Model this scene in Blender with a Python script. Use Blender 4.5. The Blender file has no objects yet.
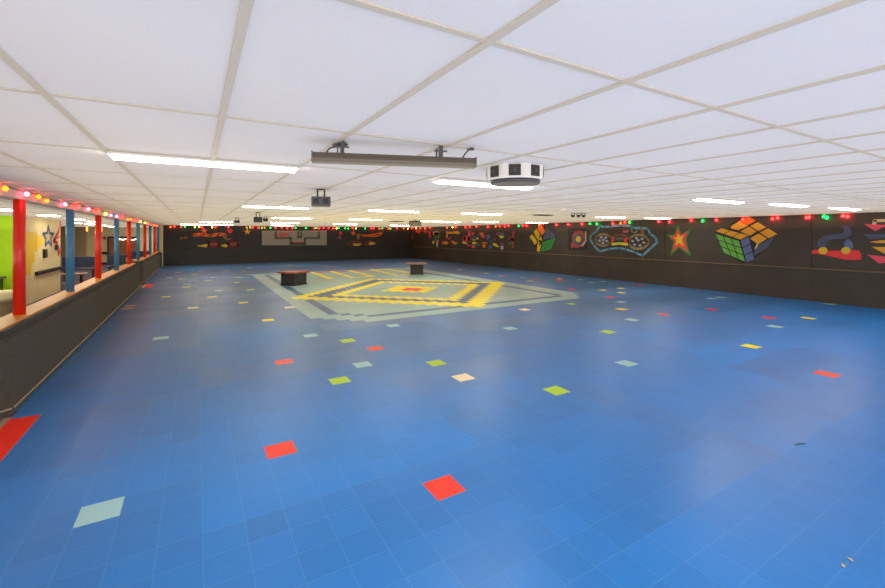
import bpy, math, random
from mathutils import Vector, Matrix
R = random.Random(7)
SC = bpy.context.scene
C = SC.collection
PI = math.pi

# ------------------------------------------------------------------ camera
F, YAW, HOR, CAMZ = 415.0, 0.5341, 234.6, 1.8
cy_, sy_ = math.cos(YAW), math.sin(YAW)
cd = bpy.data.cameras.new('camera'); cam = bpy.data.objects.new('camera', cd); C.objects.link(cam)
cd.sensor_width = 36; cd.lens = F / 885 * 36; cd.shift_y = -(294 - HOR) / 885
cam.location = (0, 0, CAMZ); cam.rotation_euler = (PI / 2, 0, -YAW); SC.camera = cam
cd.clip_end = 200; cd.clip_start = 0.02

def ray(px, py):                       # direction of a photo point, in room axes
    r = (px - 442.5) / F; u = (HOR - py) / F
    return Vector((r * cy_ + sy_, -r * sy_ + cy_, u))
def on_x(px, py, X): d = ray(px, py); t = X / d.x; return Vector((X, d.y * t, CAMZ + d.z * t))
def on_y(px, py, Y): d = ray(px, py); t = Y / d.y; return Vector((d.x * t, Y, CAMZ + d.z * t))
def on_z(px, py, Z): d = ray(px, py); t = (Z - CAMZ) / d.z; return Vector((d.x * t, d.y * t, Z))

# ------------------------------------------------------------------ materials
def lin(c):
    return tuple(((v / 255) / 12.92 if v / 255 <= .04045 else ((v / 255 + .055) / 1.055) ** 2.4) for v in c) + (1,)
def mat(name, rgb, rough=.6, metal=0., noise=0., nscale=8., bump=0., bscale=60., spec=.5, stretch=None):
    m = bpy.data.materials.new(name); m.use_nodes = True
    nt = m.node_tree; b = nt.nodes['Principled BSDF']
    b.inputs['Base Color'].default_value = lin(rgb); b.inputs['Roughness'].default_value = rough
    b.inputs['Metallic'].default_value = metal; b.inputs['Specular IOR Level'].default_value = spec
    tc = nt.nodes.new('ShaderNodeTexCoord')
    if noise:
        n = nt.nodes.new('ShaderNodeTexNoise'); n.inputs['Scale'].default_value = nscale; n.inputs['Detail'].default_value = 6
        mp = nt.nodes.new('ShaderNodeMapping'); nt.links.new(tc.outputs['Object'], mp.inputs[0]); nt.links.new(mp.outputs[0], n.inputs[0])
        if stretch: mp.inputs['Scale'].default_value = stretch
        mr = nt.nodes.new('ShaderNodeMapRange'); mr.inputs[1].default_value = .3; mr.inputs[2].default_value = .7
        mr.inputs[3].default_value = 1 - noise; mr.inputs[4].default_value = 1 + noise
        nt.links.new(n.outputs[0], mr.inputs[0])
        mx = nt.nodes.new('ShaderNodeVectorMath'); mx.operation = 'SCALE'; mx.inputs[0].default_value = lin(rgb)[:3]
        nt.links.new(mr.outputs[0], mx.inputs['Scale']); nt.links.new(mx.outputs[0], b.inputs['Base Color'])
    if bump:
        n2 = nt.nodes.new('ShaderNodeTexNoise'); n2.inputs['Scale'].default_value = bscale; nt.links.new(tc.outputs['Object'], n2.inputs[0])
        bp = nt.nodes.new('ShaderNodeBump'); bp.inputs['Strength'].default_value = bump; bp.inputs['Distance'].default_value = .01
        nt.links.new(n2.outputs[0], bp.inputs['Height']); nt.links.new(bp.outputs[0], b.inputs['Normal'])
    return m
def emi(name, rgb, s):
    m = mat(name, rgb, .4); b = m.node_tree.nodes['Principled BSDF']
    b.inputs['Emission Color'].default_value = lin(rgb); b.inputs['Emission Strength'].default_value = s
    return m
def math_node(nt, op, a, b=None, c=None):
    n = nt.nodes.new('ShaderNodeMath'); n.operation = op
    for i, v in enumerate((a, b, c)):
        if v is None: continue
        if hasattr(v, 'node'): nt.links.new(v, n.inputs[i])
        else: n.inputs[i].default_value = v
    return n.outputs[0]

TILE, U0, V0 = .2286, .13, .62
def tile_mat(name, rgb, var=.06, rough=.38, band=0.):
    """vinyl tile: thin pale seams, each tile slightly different, fine wavy bump"""
    m = mat(name, rgb, rough, spec=.45); nt = m.node_tree; b = nt.nodes['Principled BSDF']
    g = nt.nodes.new('ShaderNodeNewGeometry'); sp = nt.nodes.new('ShaderNodeSeparateXYZ'); nt.links.new(g.outputs['Position'], sp.inputs[0])
    u = math_node(nt, 'SUBTRACT', math_node(nt, 'DIVIDE', sp.outputs[0], TILE), U0)
    v = math_node(nt, 'SUBTRACT', math_node(nt, 'DIVIDE', sp.outputs[1], TILE), V0)
    def edge(x):
        f = math_node(nt, 'FRACT', x); a = math_node(nt, 'ABSOLUTE', math_node(nt, 'SUBTRACT', f, .5))
        return math_node(nt, 'GREATER_THAN', a, .488)
    seam = math_node(nt, 'MAXIMUM', edge(u), edge(v))
    cb = nt.nodes.new('ShaderNodeCombineXYZ'); nt.links.new(math_node(nt, 'FLOOR', u), cb.inputs[0]); nt.links.new(math_node(nt, 'FLOOR', v), cb.inputs[1])
    wn = nt.nodes.new('ShaderNodeTexWhiteNoise'); wn.noise_dimensions = '3D'; nt.links.new(cb.outputs[0], wn.inputs['Vector'])
    # sheets of several tiles laid in rows
    cb2 = nt.nodes.new('ShaderNodeCombineXYZ')
    nt.links.new(math_node(nt, 'FLOOR', math_node(nt, 'DIVIDE', u, 9.)), cb2.inputs[0]); nt.links.new(math_node(nt, 'FLOOR', math_node(nt, 'DIVIDE', v, 3.)), cb2.inputs[1])
    wn2 = nt.nodes.new('ShaderNodeTexWhiteNoise'); nt.links.new(cb2.outputs[0], wn2.inputs['Vector'])
    wear = nt.nodes.new('ShaderNodeTexNoise'); wear.inputs['Scale'].default_value = .35; wear.inputs['Detail'].default_value = 5
    nt.links.new(g.outputs['Position'], wear.inputs[0])
    k = math_node(nt, 'ADD', math_node(nt, 'MULTIPLY', math_node(nt, 'SUBTRACT', wn.outputs[0], .5), var * 2), 1.)
    k = math_node(nt, 'ADD', k, math_node(nt, 'MULTIPLY', math_node(nt, 'SUBTRACT', wn2.outputs[0], .5), band))
    k = math_node(nt, 'ADD', k, math_node(nt, 'MULTIPLY', math_node(nt, 'SUBTRACT', wear.outputs[0], .5), band * 1.2))
    mx = nt.nodes.new('ShaderNodeVectorMath'); mx.operation = 'SCALE'; mx.inputs[0].default_value = lin(rgb)[:3]; nt.links.new(k, mx.inputs['Scale'])
    src = mx.outputs[0]
    if band:  # grey ceiling reflection and light falloff toward the back, painted into the colour
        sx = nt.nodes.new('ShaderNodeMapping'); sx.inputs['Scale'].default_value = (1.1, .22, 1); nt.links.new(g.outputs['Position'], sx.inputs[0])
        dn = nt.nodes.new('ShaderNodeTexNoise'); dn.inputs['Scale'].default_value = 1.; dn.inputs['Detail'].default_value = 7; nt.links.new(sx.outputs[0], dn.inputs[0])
        painted_falloff = nt.nodes.new('ShaderNodeMapRange'); painted_falloff.inputs[1].default_value = 2.5; painted_falloff.inputs[2].default_value = 9.; painted_falloff.inputs[3].default_value = .1; painted_falloff.inputs[4].default_value = .8
        nt.links.new(sp.outputs[1], painted_falloff.inputs[0])
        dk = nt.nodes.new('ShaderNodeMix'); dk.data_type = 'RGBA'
        nt.links.new(math_node(nt, 'MULTIPLY', painted_falloff.outputs[0], math_node(nt, 'ADD', dn.outputs[0], .25)), dk.inputs[0])
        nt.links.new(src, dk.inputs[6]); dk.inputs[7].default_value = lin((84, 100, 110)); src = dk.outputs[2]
    mc = nt.nodes.new('ShaderNodeMix'); mc.data_type = 'RGBA'
    nt.links.new(math_node(nt, 'MULTIPLY', seam, .1), mc.inputs[0]); nt.links.new(src, mc.inputs[6]); mc.inputs[7].default_value = lin((150, 190, 215))
    nt.links.new(mc.outputs[2], b.inputs['Base Color'])
    rr = math_node(nt, 'ADD', rough - .08, math_node(nt, 'MULTIPLY', wn2.outputs[0], .1)); rr = math_node(nt, 'ADD', rr, math_node(nt, 'MULTIPLY', wear.outputs[0], .12))
    nt.links.new(rr, b.inputs['Roughness'])
    n2 = nt.nodes.new('ShaderNodeTexNoise'); n2.inputs['Scale'].default_value = 14.; n2.inputs['Detail'].default_value = 3; nt.links.new(g.outputs['Position'], n2.inputs[0])
    h = math_node(nt, 'SUBTRACT', n2.outputs[0], math_node(nt, 'MULTIPLY', seam, .35))
    bp = nt.nodes.new('ShaderNodeBump'); bp.inputs['Strength'].default_value = .22; bp.inputs['Distance'].default_value = .006
    nt.links.new(h, bp.inputs['Height']); nt.links.new(bp.outputs[0], b.inputs['Normal'])
    return m

M = {}
M['ceil'] = mat('ceiling_panel', (232, 229, 226), .85, noise=.03, nscale=1.2, bump=.15, bscale=180)
M['grid'] = mat('ceiling_grid', (206, 196, 178), .5)
M['blackwall'] = mat('black_wall_paint', (58, 49, 39), .55, noise=.18, nscale=1.3, bump=.1, bscale=30)
M['backwall'] = mat('back_wall_paint', (40, 38, 35), .6, noise=.15, nscale=1.0)
M['ledge'] = mat('brown_ledge', (104, 82, 62), .45, noise=.2, nscale=3)
M['knee'] = mat('charcoal_carpet_wall', (76, 71, 63), .95, noise=.18, nscale=25, bump=.5, bscale=220)
M['kneecap'] = mat('tan_wood', (216, 152, 72), .4, noise=.12, nscale=3, stretch=(10, 1, 10))
M['captrim'] = mat('dark_cap_rail', (52, 52, 52), .6, noise=.1, nscale=20)
M['mould'] = mat('tan_moulding', (150, 128, 100), .5)
M['red'] = mat('red_gloss_paint', (236, 42, 16), .3, noise=.04)
M['blue'] = mat('blue_gloss_paint', (76, 132, 176), .35, noise=.04)
M['beam'] = mat('beam_paint', (206, 186, 176), .6)
M['white'] = mat('white_metal', (235, 230, 225), .4)
M['cream'] = mat('cream_wall', (222, 204, 160), .8, noise=.05, nscale=2)
M['tan'] = mat('tan_wall', (176, 152, 116), .8, noise=.05, nscale=2)
M['lime'] = mat('lime_wall', (176, 226, 0), .6)
M['yellow'] = mat('yellow_paint', (236, 196, 30), .6)
M['black'] = mat('black_plastic', (26, 26, 26), .45)
M['darkgrey'] = mat('dark_grey_metal', (74, 74, 76), .45)
M['grey'] = mat('grey_metal', (122, 116, 106), .38, metal=.5)
M['bronze'] = mat('brushed_metal', (104, 95, 82), .35, metal=.4)
M['brown'] = mat('brown_board', (146, 96, 60), .7, noise=.1)
M['bench'] = mat('blue_bench', (52, 66, 100), .45, noise=.05)
M['wood'] = mat('bench_wood', (150, 122, 84), .5, noise=.15, nscale=4)
M['boxside'] = mat('box_side', (44, 42, 42), .6, noise=.25, nscale=5)
M['boxtop'] = mat('box_top_red', (150, 74, 62), .5, noise=.2, nscale=6)
M['boxtop2'] = mat('box_top_brown', (118, 86, 78), .5, noise=.2, nscale=6)
M['binbody'] = mat('bin_beige', (196, 176, 132), .5)
M['bag'] = mat('bin_liner', (226, 214, 170), .5)
M['diff'] = emi('light_diffuser', (255, 244, 222), 26.0)
M['diff2'] = emi('lobby_diffuser', (255, 242, 210), 40.0)
M['orange_lamp'] = emi('orange_pendant', (255, 150, 60), 2.0)
for k, c in dict(r=(255, 20, 20), o=(255, 72, 8), g=(10, 220, 60), y=(255, 215, 70), p=(255, 70, 110), b=(60, 110, 255), w=(255, 235, 200)).items():
    M['bulb_' + k] = emi('bulb_' + k, c, 36.0 if k == 'r' else 22.0 if k == 'p' else 13.0)
M['bulb_far'] = emi('rope_light_white', (255, 235, 205), 4)
# mural paints
for k, c in dict(m_red=(226, 52, 52), m_pink=(228, 72, 88), m_orange=(236, 110, 26), m_amber=(226, 160, 32), m_gold=(214, 176, 40), m_yellow=(222, 206, 60),
                 m_green=(44, 128, 52), m_lgreen=(98, 172, 62), m_blue=(88, 104, 150), m_sky=(96, 152, 178), m_slate=(72, 80, 104), m_cream=(206, 176, 132),
                 m_maroon=(150, 62, 56), m_purple=(130, 66, 96), m_dull=(140, 98, 56), m_grey=(172, 176, 190), m_teal=(52, 100, 104), m_black=(24, 22, 22),
                 m_beige=(150, 146, 130), m_dkline=(92, 92, 84), m_rose=(190, 92, 84), s_blue=(60, 106, 156), s_red=(214, 40, 36), m_white=(225, 215, 200)).items():
    M[k] = mat(k, c, .6)
# carpet of the lobby: dark with soft coloured blotches
mc = mat('lobby_carpet', (70, 62, 84), .95); nt = mc.node_tree
tc = nt.nodes.new('ShaderNodeTexCoord'); vo = nt.nodes.new('ShaderNodeTexVoronoi'); vo.inputs['Scale'].default_value = 2.2
cr = nt.nodes.new('ShaderNodeValToRGB'); nt.links.new(tc.outputs['Object'], vo.inputs[0]); nt.links.new(vo.outputs['Color'], cr.inputs[0])
cr.color_ramp.interpolation = 'CONSTANT'; e = cr.color_ramp.elements
e[0].color = lin((66, 66, 92)); e[1].position = .35; e[1].color = lin((96, 60, 84))
for p, c in ((.55, (52, 84, 96)), (.7, (136, 72, 76)), (.85, (60, 56, 70))):
    q = e.new(p); q.color = lin(c)
nt.links.new(cr.outputs[0], nt.nodes['Principled BSDF'].inputs['Base Color']); M['carpet'] = mc

# ------------------------------------------------------------------ mesh helpers
class MB:
    def __init__(s): s.v = []; s.f = []; s.mi = []
    def poly(s, pts, mi=0):
        n = len(s.v); s.v += [tuple(p) for p in pts]; s.f.append(tuple(range(n, n + len(pts)))); s.mi.append(mi); return s
    def box(s, x0, x1, y0, y1, z0, z1, mat_=None):
        p = [Vector((x, y, z)) for z in (z0, z1) for y in (y0, y1) for x in (x0, x1)]
        if mat_ is not None: p = [mat_ @ q for q in p]
        n = len(s.v); s.v += [tuple(q) for q in p]
        for f in ((0, 2, 3, 1), (4, 5, 7, 6), (0, 1, 5, 4), (2, 6, 7, 3), (0, 4, 6, 2), (1, 3, 7, 5)):
            s.f.append(tuple(n + i for i in f)); s.mi.append(0)
        return s
    def tube(s, pts, r, seg=12, caps=True, taper=None):
        pts = [Vector(p) for p in pts]; rings = []
        for i, p in enumerate(pts):
            d = (pts[min(i + 1, len(pts) - 1)] - pts[max(i - 1, 0)]).normalized()
            a = Vector((0, 0, 1)) if abs(d.z) < .9 else Vector((1, 0, 0)); x = d.cross(a).normalized(); y = d.cross(x).normalized()
            rr = taper[i] if taper else r; n = len(s.v)
            s.v += [tuple(p + x * rr * math.cos(2 * PI * k / seg) + y * rr * math.sin(2 * PI * k / seg)) for k in range(seg)]
            rings.append(n)
        for a, b in zip(rings, rings[1:]):
            for k in range(seg): s.f.append((a + k, a + (k + 1) % seg, b + (k + 1) % seg, b + k)); s.mi.append(0)
        if caps:
            s.f.append(tuple(rings[0] + k for k in range(seg))[::-1]); s.f.append(tuple(rings[-1] + k for k in range(seg))); s.mi += [0, 0]
        return s
    def lathe(s, prof, seg=24, c=(0, 0, 0)):
        s.tube([(c[0], c[1], c[2] + z) for r, z in prof], 1, seg, True, [max(r, 1e-4) for r, z in prof]); return s
    def prism(s, outline, nrm, t):       # outline: 3D points, extruded by t along nrm
        nrm = Vector(nrm); a = [Vector(p) for p in outline]; b = [p + nrm * t for p in a]; n = len(s.v); k = len(a)
        s.v += [tuple(p) for p in a + b]
        s.f.append(tuple(range(n, n + k))); s.f.append(tuple(range(n + 2 * k - 1, n + k - 1, -1))); s.mi += [0, 0]
        for i in range(k): s.f.append((n + i, n + k + i, n + k + (i + 1) % k, n + (i + 1) % k)); s.mi.append(0)
        return s
    def build(s, name, m, parent=None, smooth=False, bevel=0):
        me = bpy.data.meshes.new(name); me.from_pydata(s.v, [], s.f)
        for mm in (m if isinstance(m, (list, tuple)) else [m]): me.materials.append(M[mm] if isinstance(mm, str) else mm)
        me.polygons.foreach_set('material_index', s.mi); me.update()
        import bmesh
        bm = bmesh.new(); bm.from_mesh(me); bmesh.ops.recalc_face_normals(bm, faces=bm.faces); bm.to_mesh(me); bm.free()
        o = bpy.data.objects.new(name, me); C.objects.link(o)
        if smooth:
            for p in me.polygons: p.use_smooth = len(p.vertices) == 4
        if parent:
            o.parent = parent
            o.matrix_parent_inverse = Matrix.Translation(-parent.location) if not any(parent.rotation_euler) else parent.matrix_basis.inverted()
        if bevel:
            b = o.modifiers.new('bevel', 'BEVEL'); b.width = bevel; b.segments = 2; b.limit_method = 'ANGLE'
        return o
def tag(o, label, cat, group=None):
    o['label'] = label; o['category'] = cat
    if group: o['group'] = group
    return o
def struct(o): o['kind'] = 'structure'; return o
def thing(name, label, cat, loc=(0, 0, 0), rz=0, group=None):
    o = bpy.data.objects.new(name, None); C.objects.link(o); o.location = loc; o.rotation_euler = (0, 0, rz); o.empty_display_size = .1
    return tag(o, label, cat, group)
def copy_tree(o, parent=None):
    c = o.copy(); C.objects.link(c)
    if parent: c.parent = parent
    for ch in o.children: copy_tree(ch, c)
    return c
def local(mb, name, m, parent, **k):       # part given in its thing's own axes
    o = mb.build(name, m, None, **k); o.parent = parent; return o

# ------------------------------------------------------------------ dimensions
XR, YB, CEIL, LCEIL = 14.32, 28.8, 2.35, 2.25
def kx(Y): return -1.60 - .0055 * (Y - 5.7)         # rink face of the knee wall
Y0R = -5.0

# ------------------------------------------------------------------ rink floor: one face per 9 inch tile
COL = dict(r='tile_red', y='tile_yellow', l='tile_lime', w='tile_pale', c='tile_cream', g='tile_sage', b='tile_blue', d='tile_slate', o='tile_orange')
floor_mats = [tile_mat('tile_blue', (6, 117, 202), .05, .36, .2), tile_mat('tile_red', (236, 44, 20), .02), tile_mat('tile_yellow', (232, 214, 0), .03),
              tile_mat('tile_lime', (170, 204, 30), .03), tile_mat('tile_pale', (148, 192, 200), .03), tile_mat('tile_cream', (236, 214, 176), .03),
              tile_mat('tile_sage', (140, 168, 170), .03), tile_mat('tile_slate', (66, 96, 136), .03), tile_mat('tile_orange', (196, 150, 116), .03)]
IDX = dict(b=0, r=1, y=2, l=3, w=4, c=5, g=6, d=7, o=8)
spots = {}
def spot(px, py, c):
    p = on_z(px, py, 0); spots[(math.floor(p.x / TILE - U0), math.floor(p.y / TILE - V0))] = c
SP = dict(
 r=[(281, 450), (441, 486), (559.5, 279.7), (574, 289.5), (612, 297), (638.6, 285), (661, 314), (710, 309.4), (767, 317), (826, 373.7), (284, 362.7), (373.7, 348),
    (557.4, 280.4), (506.6, 275.7), (532, 279.6)],
 y=[(599.6, 290), (618, 288), (618.4, 292.6), (618, 309), (808.6, 318), (748.6, 345.6), (242, 303), (266, 319.7), (165.3, 297), (210.8, 296.5), (185, 287.3), (234.6, 282.3),
    (206.8, 280.6), (180, 279.2), (193.3, 274.4), (225, 271), (241.4, 271), (236.6, 277.3), (248, 290), (484.6, 273.3), (251, 267.6), (291, 265)],
 l=[(568, 304), (603, 331.6), (552.5, 388.5), (347, 340.7), (339.5, 380.5), (434, 362), (531.4, 281.2), (245, 274.4)],
 w=[(616.8, 302), (628, 319.5), (622, 362.4), (709.6, 298), (719, 297), (774, 326), (604, 281.7), (592, 282.5), (657.7, 282.8), (310, 336), (361.5, 364.7), (391, 326),
    (506, 328), (103, 517), (160.7, 338), (217.3, 290.5), (185.6, 284.4), (198.3, 271.5), (212, 277.3), (525, 277.4), (580.8, 279.8), (497.5, 276), (327.5, 266.6), (830.5, 304)],
 c=[(460.4, 376), (521, 309.8), (287.5, 307), (192, 307.3), (168.4, 278.2), (177, 272.7), (557.8, 273), (460.8, 269.8), (560.5, 279)],
 o=[(131, 306), (128, 308.6), (164.5, 282.5)])
for c, l in SP.items():
    for a in l: spot(a[0], a[1], c)
def tcol(i, j):
    u, v = i + .5, j + .5
    # border of the big rectangle, and the square standing on its corner
    if (i, j) in spots and not (9 <= u <= 43 and 35 <= v <= 89): return spots[(i, j)]
    du, dv = abs(u - 26.5), abs(v - 53.2); q = du + dv
    if q <= 2.2: return 'r'
    if q <= 4.6: return 'y'
    if q <= 10.2: return 'g'
    if q <= 12.2: return 'y'
    if q <= 14.6: return 'd'
    if q <= 17.2: return 'y'
    if 9 <= u <= 43.5 and 35 <= v <= 89:
        if u + v < 48.5 or u - v > 5.5: return 'b'
        eb = min(u - 9, 43.5 - u, v - 35, 89 - v, (u + v - 48.5) * .7, (5.5 - u + v) * .7)
        if v > 73 and v < 88:
            for a in (20.5, 24.5, 28.5, 33.5, 37.5):
                if abs(u - a) <= .6: return 'y'
        if 73 < v < 74 and (24 < u < 29 or 33 < u < 38): return 'y'
        if 87 < v < 88 and 20 < u < 34: return 'r'
        if 86 < v < 87 and 33 < u < 38: return 'y'
        if eb <= 2.05: return 'g'
        if eb <= 3.05: return 'd'
        return 'g'
    if i == -7 and (14 <= v <= 24.1 or 75 <= v <= 80): return 'r'
    return 'b'
fb = MB()
i0, i1 = -7, 63; j0, j1 = int(Y0R / TILE) - 1, int(YB / TILE) + 1
vid = {}
def fv(i, j):
    if (i, j) not in vid: vid[(i, j)] = len(fb.v); fb.v.append(((i + U0) * TILE, (j + V0) * TILE, 0))
    return vid[(i, j)]
for i in range(i0 - 2, i1):
    for j in range(j0, j1):
        yj = (j + .5 + V0) * TILE
        if i < i0 and not (5.75 < yj < 17.0 or yj > 18.6): continue      # under the low wall only
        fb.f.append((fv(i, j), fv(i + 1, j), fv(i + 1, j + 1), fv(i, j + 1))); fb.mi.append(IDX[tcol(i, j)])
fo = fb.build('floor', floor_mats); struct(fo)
xl = (i0 + U0) * TILE
struct(MB().box(-12, xl, Y0R, 33, -.05, -.003).build('floor', 'carpet'))
# tan threshold strips at the two openings of the knee wall
for k, (a, b) in enumerate(((Y0R, 5.66), (17.15, 18.45))):
    struct(MB().box(xl - .05, xl, a, b, 0, .008).build('trim_%d' % (k + 1), 'mould'))

# ------------------------------------------------------------------ ceiling: sagging 2x4 panels + tee grid
GX, GY, SX, SY = -.509, 2.175, .61, 1.23
cb = MB(); NS = 4
gi0, gi1 = -3, 25; gj0, gj1 = -6, 22
for i in range(gi0, gi1):
    for j in range(gj0, gj1):
        sag = R.uniform(.004, .014); n = len(cb.v)
        for a in range(NS + 1):
            for b in range(NS + 1):
                x = GX + (i + a / NS) * SX; y = GY + (j + b / NS) * SY
                s = math.sin(PI * a / NS) ** .7 * math.sin(PI * b / NS) ** .7 if 0 < a < NS and 0 < b < NS else 0
                cb.v.append((min(max(x, -1.95), XR + .05), min(y, YB + .05), CEIL - sag * s))
        for a in range(NS):
            for b in range(NS):
                q = n + a * (NS + 1) + b; cb.f.append((q, q + 1, q + NS + 2, q + NS + 1)); cb.mi.append(0)
co = cb.build('ceiling', 'ceil'); struct(co)
for p in co.data.polygons: p.use_smooth = True
gb = MB()
for i in range(gi0, gi1 + 1):
    x = GX + i * SX
    if -1.8 < x < XR: gb.box(x - .013, x + .013, GY + gj0 * SY, YB, CEIL - .008, CEIL + .004)
for j in range(gj0, gj1 + 1):
    y = GY + j * SY
    if y < YB: gb.box(-1.8, XR, y - .012, y + .012, CEIL - .006, CEIL + .004)
struct(gb.build('trim_3', 'grid'))
lb = MB().box(-12, -1.93, Y0R, 32.2, LCEIL, LCEIL + .05); struct(lb.build('ceiling', 'ceil'))
gl = MB()
for i in range(17): gl.box(-12 + i * .61, -11.975 + i * .61, Y0R, 32, LCEIL - .006, LCEIL)
for j in range(31): gl.box(-12, -1.95, -4.9 + j * 1.22, -4.876 + j * 1.22, LCEIL - .005, LCEIL)
struct(gl.build('trim_4', 'grid'))

# ------------------------------------------------------------------ walls
struct(MB().box(XR, XR + .15, Y0R, YB + .15, 0, CEIL + .05).build('wall_right', 'blackwall'))
struct(MB().box(-1.95, XR + .15, YB, YB + .15, 0, CEIL + .05).build('wall_back', 'backwall'))
struct(MB().box(XR - .07, XR, Y0R, YB, .86, .9).build('trim_5', 'ledge', bevel=.008))
struct(MB().box(XR - .035, XR, Y0R, YB, 0, .86).build('baseboard_right', 'blackwall'))
struct(MB().box(-1.8, XR - .035, YB - .035, YB, 0, .86).build('baseboard_back', 'backwall'))
struct(MB().box(-1.8, XR - .07, YB - .07, YB, .86, .89).build('trim_6', 'blackwall', bevel=.008))
for k, y in enumerate((on_x(664, 240, XR).y, on_x(810, 240, XR).y)):      # vertical joints of the right wall panelling
    struct(MB().box(XR - .02, XR, y - .03, y + .03, .9, CEIL).build('trim_%d' % (7 + k), 'blackwall'))

# low charcoal wall along the rink in two runs with a tan cap; rounded near end
def knee(name, ya, yb, n):
    w = .3; r = .1
    def outline(inx, outx, near):
        p = []
        for k in range(7):
            a = PI / 2 * k / 6
            p.append((kx(ya) - inx - r + r * math.sin(a) , ya + near + r - r * math.cos(a)))
        p += [(kx(yb) - inx, yb), (kx(yb) - w - outx, yb), (kx(ya) - w - outx, ya + near)]
        return p
    struct(MB().prism([(x, y, 0) for x, y in outline(0, 0, 0)], (0, 0, 1), .76).build(name, 'knee'))
    struct(MB().prism([(x, y, .76) for x, y in outline(.06, 0, .01)], (0, 0, 1), .075).build('trim_%d' % n, 'captrim'))
    struct(MB().prism([(x, y, .835) for x, y in outline(.09, .02, .03)], (0, 0, 1), .02).build('trim_%d' % (n + 1), 'kneecap'))
    b = MB().tube([(kx(ya) + .012, ya + .1, .06), (kx(yb) + .012, yb, .06)], .011, 8)
    b.tube([(kx(ya) + .005, ya + .06, .06), (kx(ya) - .08, ya - .012, .06), (kx(ya) - w, ya - .012, .06)], .011, 8)
    struct(b.build('baseboard_left', 'mould'))
knee('wall_left', 5.70, 17.1, 9)
knee('wall_left', 18.5, YB, 11)
struct(MB().box(-2.02, -1.68, YB - .18, YB, 0, CEIL).build('trim_13', 'cream'))
# header beam over the posts
bx = lambda Y: -1.775 - .004 * (Y - 5)
struct(MB().prism([(bx(Y0R), Y0R, 2.215), (bx(YB), YB, 2.215), (bx(YB) - .16, YB, 2.215), (bx(Y0R) - .16, Y0R, 2.215)], (0, 0, 1), CEIL - 2.215).build('trim_14', 'beam'))

# posts
post_place = ['first and nearest', 'second', 'third', 'fourth', 'fifth', 'sixth', 'seventh', 'eighth', 'ninth', 'tenth and farthest']
for k in range(10):
    Y = (6.78, 9.12)[k] if k < 2 else 6.6 + 2.44 * k; X = -1.81 - .0045 * (Y - 6.6); col = 'red' if k % 2 == 0 else 'blue'
    o = MB().tube([(X, Y, .845), (X, Y, 2.215)], .055, 24).build('steel_post', col, smooth=True)
    tag(o, '%s round steel post on the low wall, %s post from the near end' % (col, post_place[k]), 'post', 'posts on the low wall')

# ------------------------------------------------------------------ lobby beyond the posts
struct(MB().box(-12, -1.95, 32, 32.15, 0, LCEIL).build('wall_far', 'cream'))
struct(MB().box(-12, -3.75, 13.7, 17.6, 0, LCEIL).build('wall_pier', ['cream']))
struct(MB().box(-12, -3.75, 13.66, 13.7, 0, LCEIL).build('wall_front', 'lime'))
struct(MB().box(-7.9, -5.6, 31.6, 32, 0, LCEIL).build('wall_far', 'tan'))
struct(MB().box(-9, -1.95, 31.97, 32, 0, .12).build('baseboard_far', 'black'))
struct(MB().box(-12, -11.9, 17, 32, 0, LCEIL).build('wall_side', 'tan'))
# dark bumper rail on the pier wall
tag(MB().box(-3.75, -3.68, 15.15, 17.6, .7, .8).build('bumper_rail', 'black', bevel=.01), 'black bumper rail along the cream wall under the painted stars', 'rail')
def onpier(px, py): return on_x(px, py, -3.75)
# yellow paint blocks
t = thing('yellow_mural', 'large yellow brushed block painted at the left corner of the cream wall', 'mural', (-3.75, 14.8, 1.2))
for q in ([(25, 232), (34.5, 232), (34.5, 262), (31, 263), (31, 275), (26, 275)], [(35.5, 232), (40, 238), (43, 235), (43, 244), (39, 247), (37, 252), (35.5, 250)]):
    MB().prism([on_x(p[0], p[1], -3.748) for p in q], (1, 0, 0), .004).build('paint_patch', 'yellow', t)
# ------------------------------------------------------------------ mural helpers
class Mural:
    def __init__(s, name, label, plane, cat='mural', group=None):
        s.plane = plane; s.k = 0; s.name = name; s.label = label; s.cat = cat; s.group = group; s.root = None
    def pt(s, p):
        a, v = s.plane
        return on_x(p[0], p[1], v) if a == 'x' else on_y(p[0], p[1], v)
    def nrm(s): 
        a, v = s.plane
        return (0, -1, 0) if a == 'y' else ((-1, 0, 0) if v > 0 else (1, 0, 0))
    def ensure(s, p):
        if not s.root: s.root = thing(s.name, s.label, s.cat, tuple(p), 0, s.group)
    def poly(s, part, pts, m, layer=0):
        w = [s.pt(p) for p in pts]; s.ensure(w[0]); n = Vector(s.nrm())
        return MB().prism([p + n * (.004 * layer) for p in w], n, .004).build(part, m, s.root)
    def polys(s, part, lst, m, layer=0):
        if part.split('_')[-1] in ('patch', 'dart', 'flame', 'fill', 'pads') and len(lst) > 1:
            return [s.poly(part.replace('pads', 'pad'), q, m, layer) for q in lst]
        mb = MB(); n = Vector(s.nrm())
        for pts in lst:
            w = [s.pt(p) for p in pts]; s.ensure(w[0]); mb.prism([p + n * (.004 * layer) for p in w], n, .004)
        return mb.build(part, m, s.root)
    def line(s, part, pts, width, m, closed=False, layer=0):
        n = Vector(s.nrm()); w = [s.pt(p) + n * (.004 * layer) for p in pts]; s.ensure(w[0])
        if closed: w.append(w[0])
        mb = MB(); 
        for a, b in zip(w, w[1:]):
            d = (b - a).normalized(); side = d.cross(n).normalized() * width / 2; ex = d * width * .3
            mb.prism([a - side - ex, b - side + ex, b + side + ex, a + side - ex], n, .004)
        return mb.build(part, m, s.root)
def star(cx, cy, rx, ry, rot=0, inner=.42):
    return [(cx + rx * (1 if k % 2 == 0 else inner) * math.sin(rot + PI * k / 5), cy - ry * (1 if k % 2 == 0 else inner) * math.cos(rot + PI * k / 5)) for k in range(10)]
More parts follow.
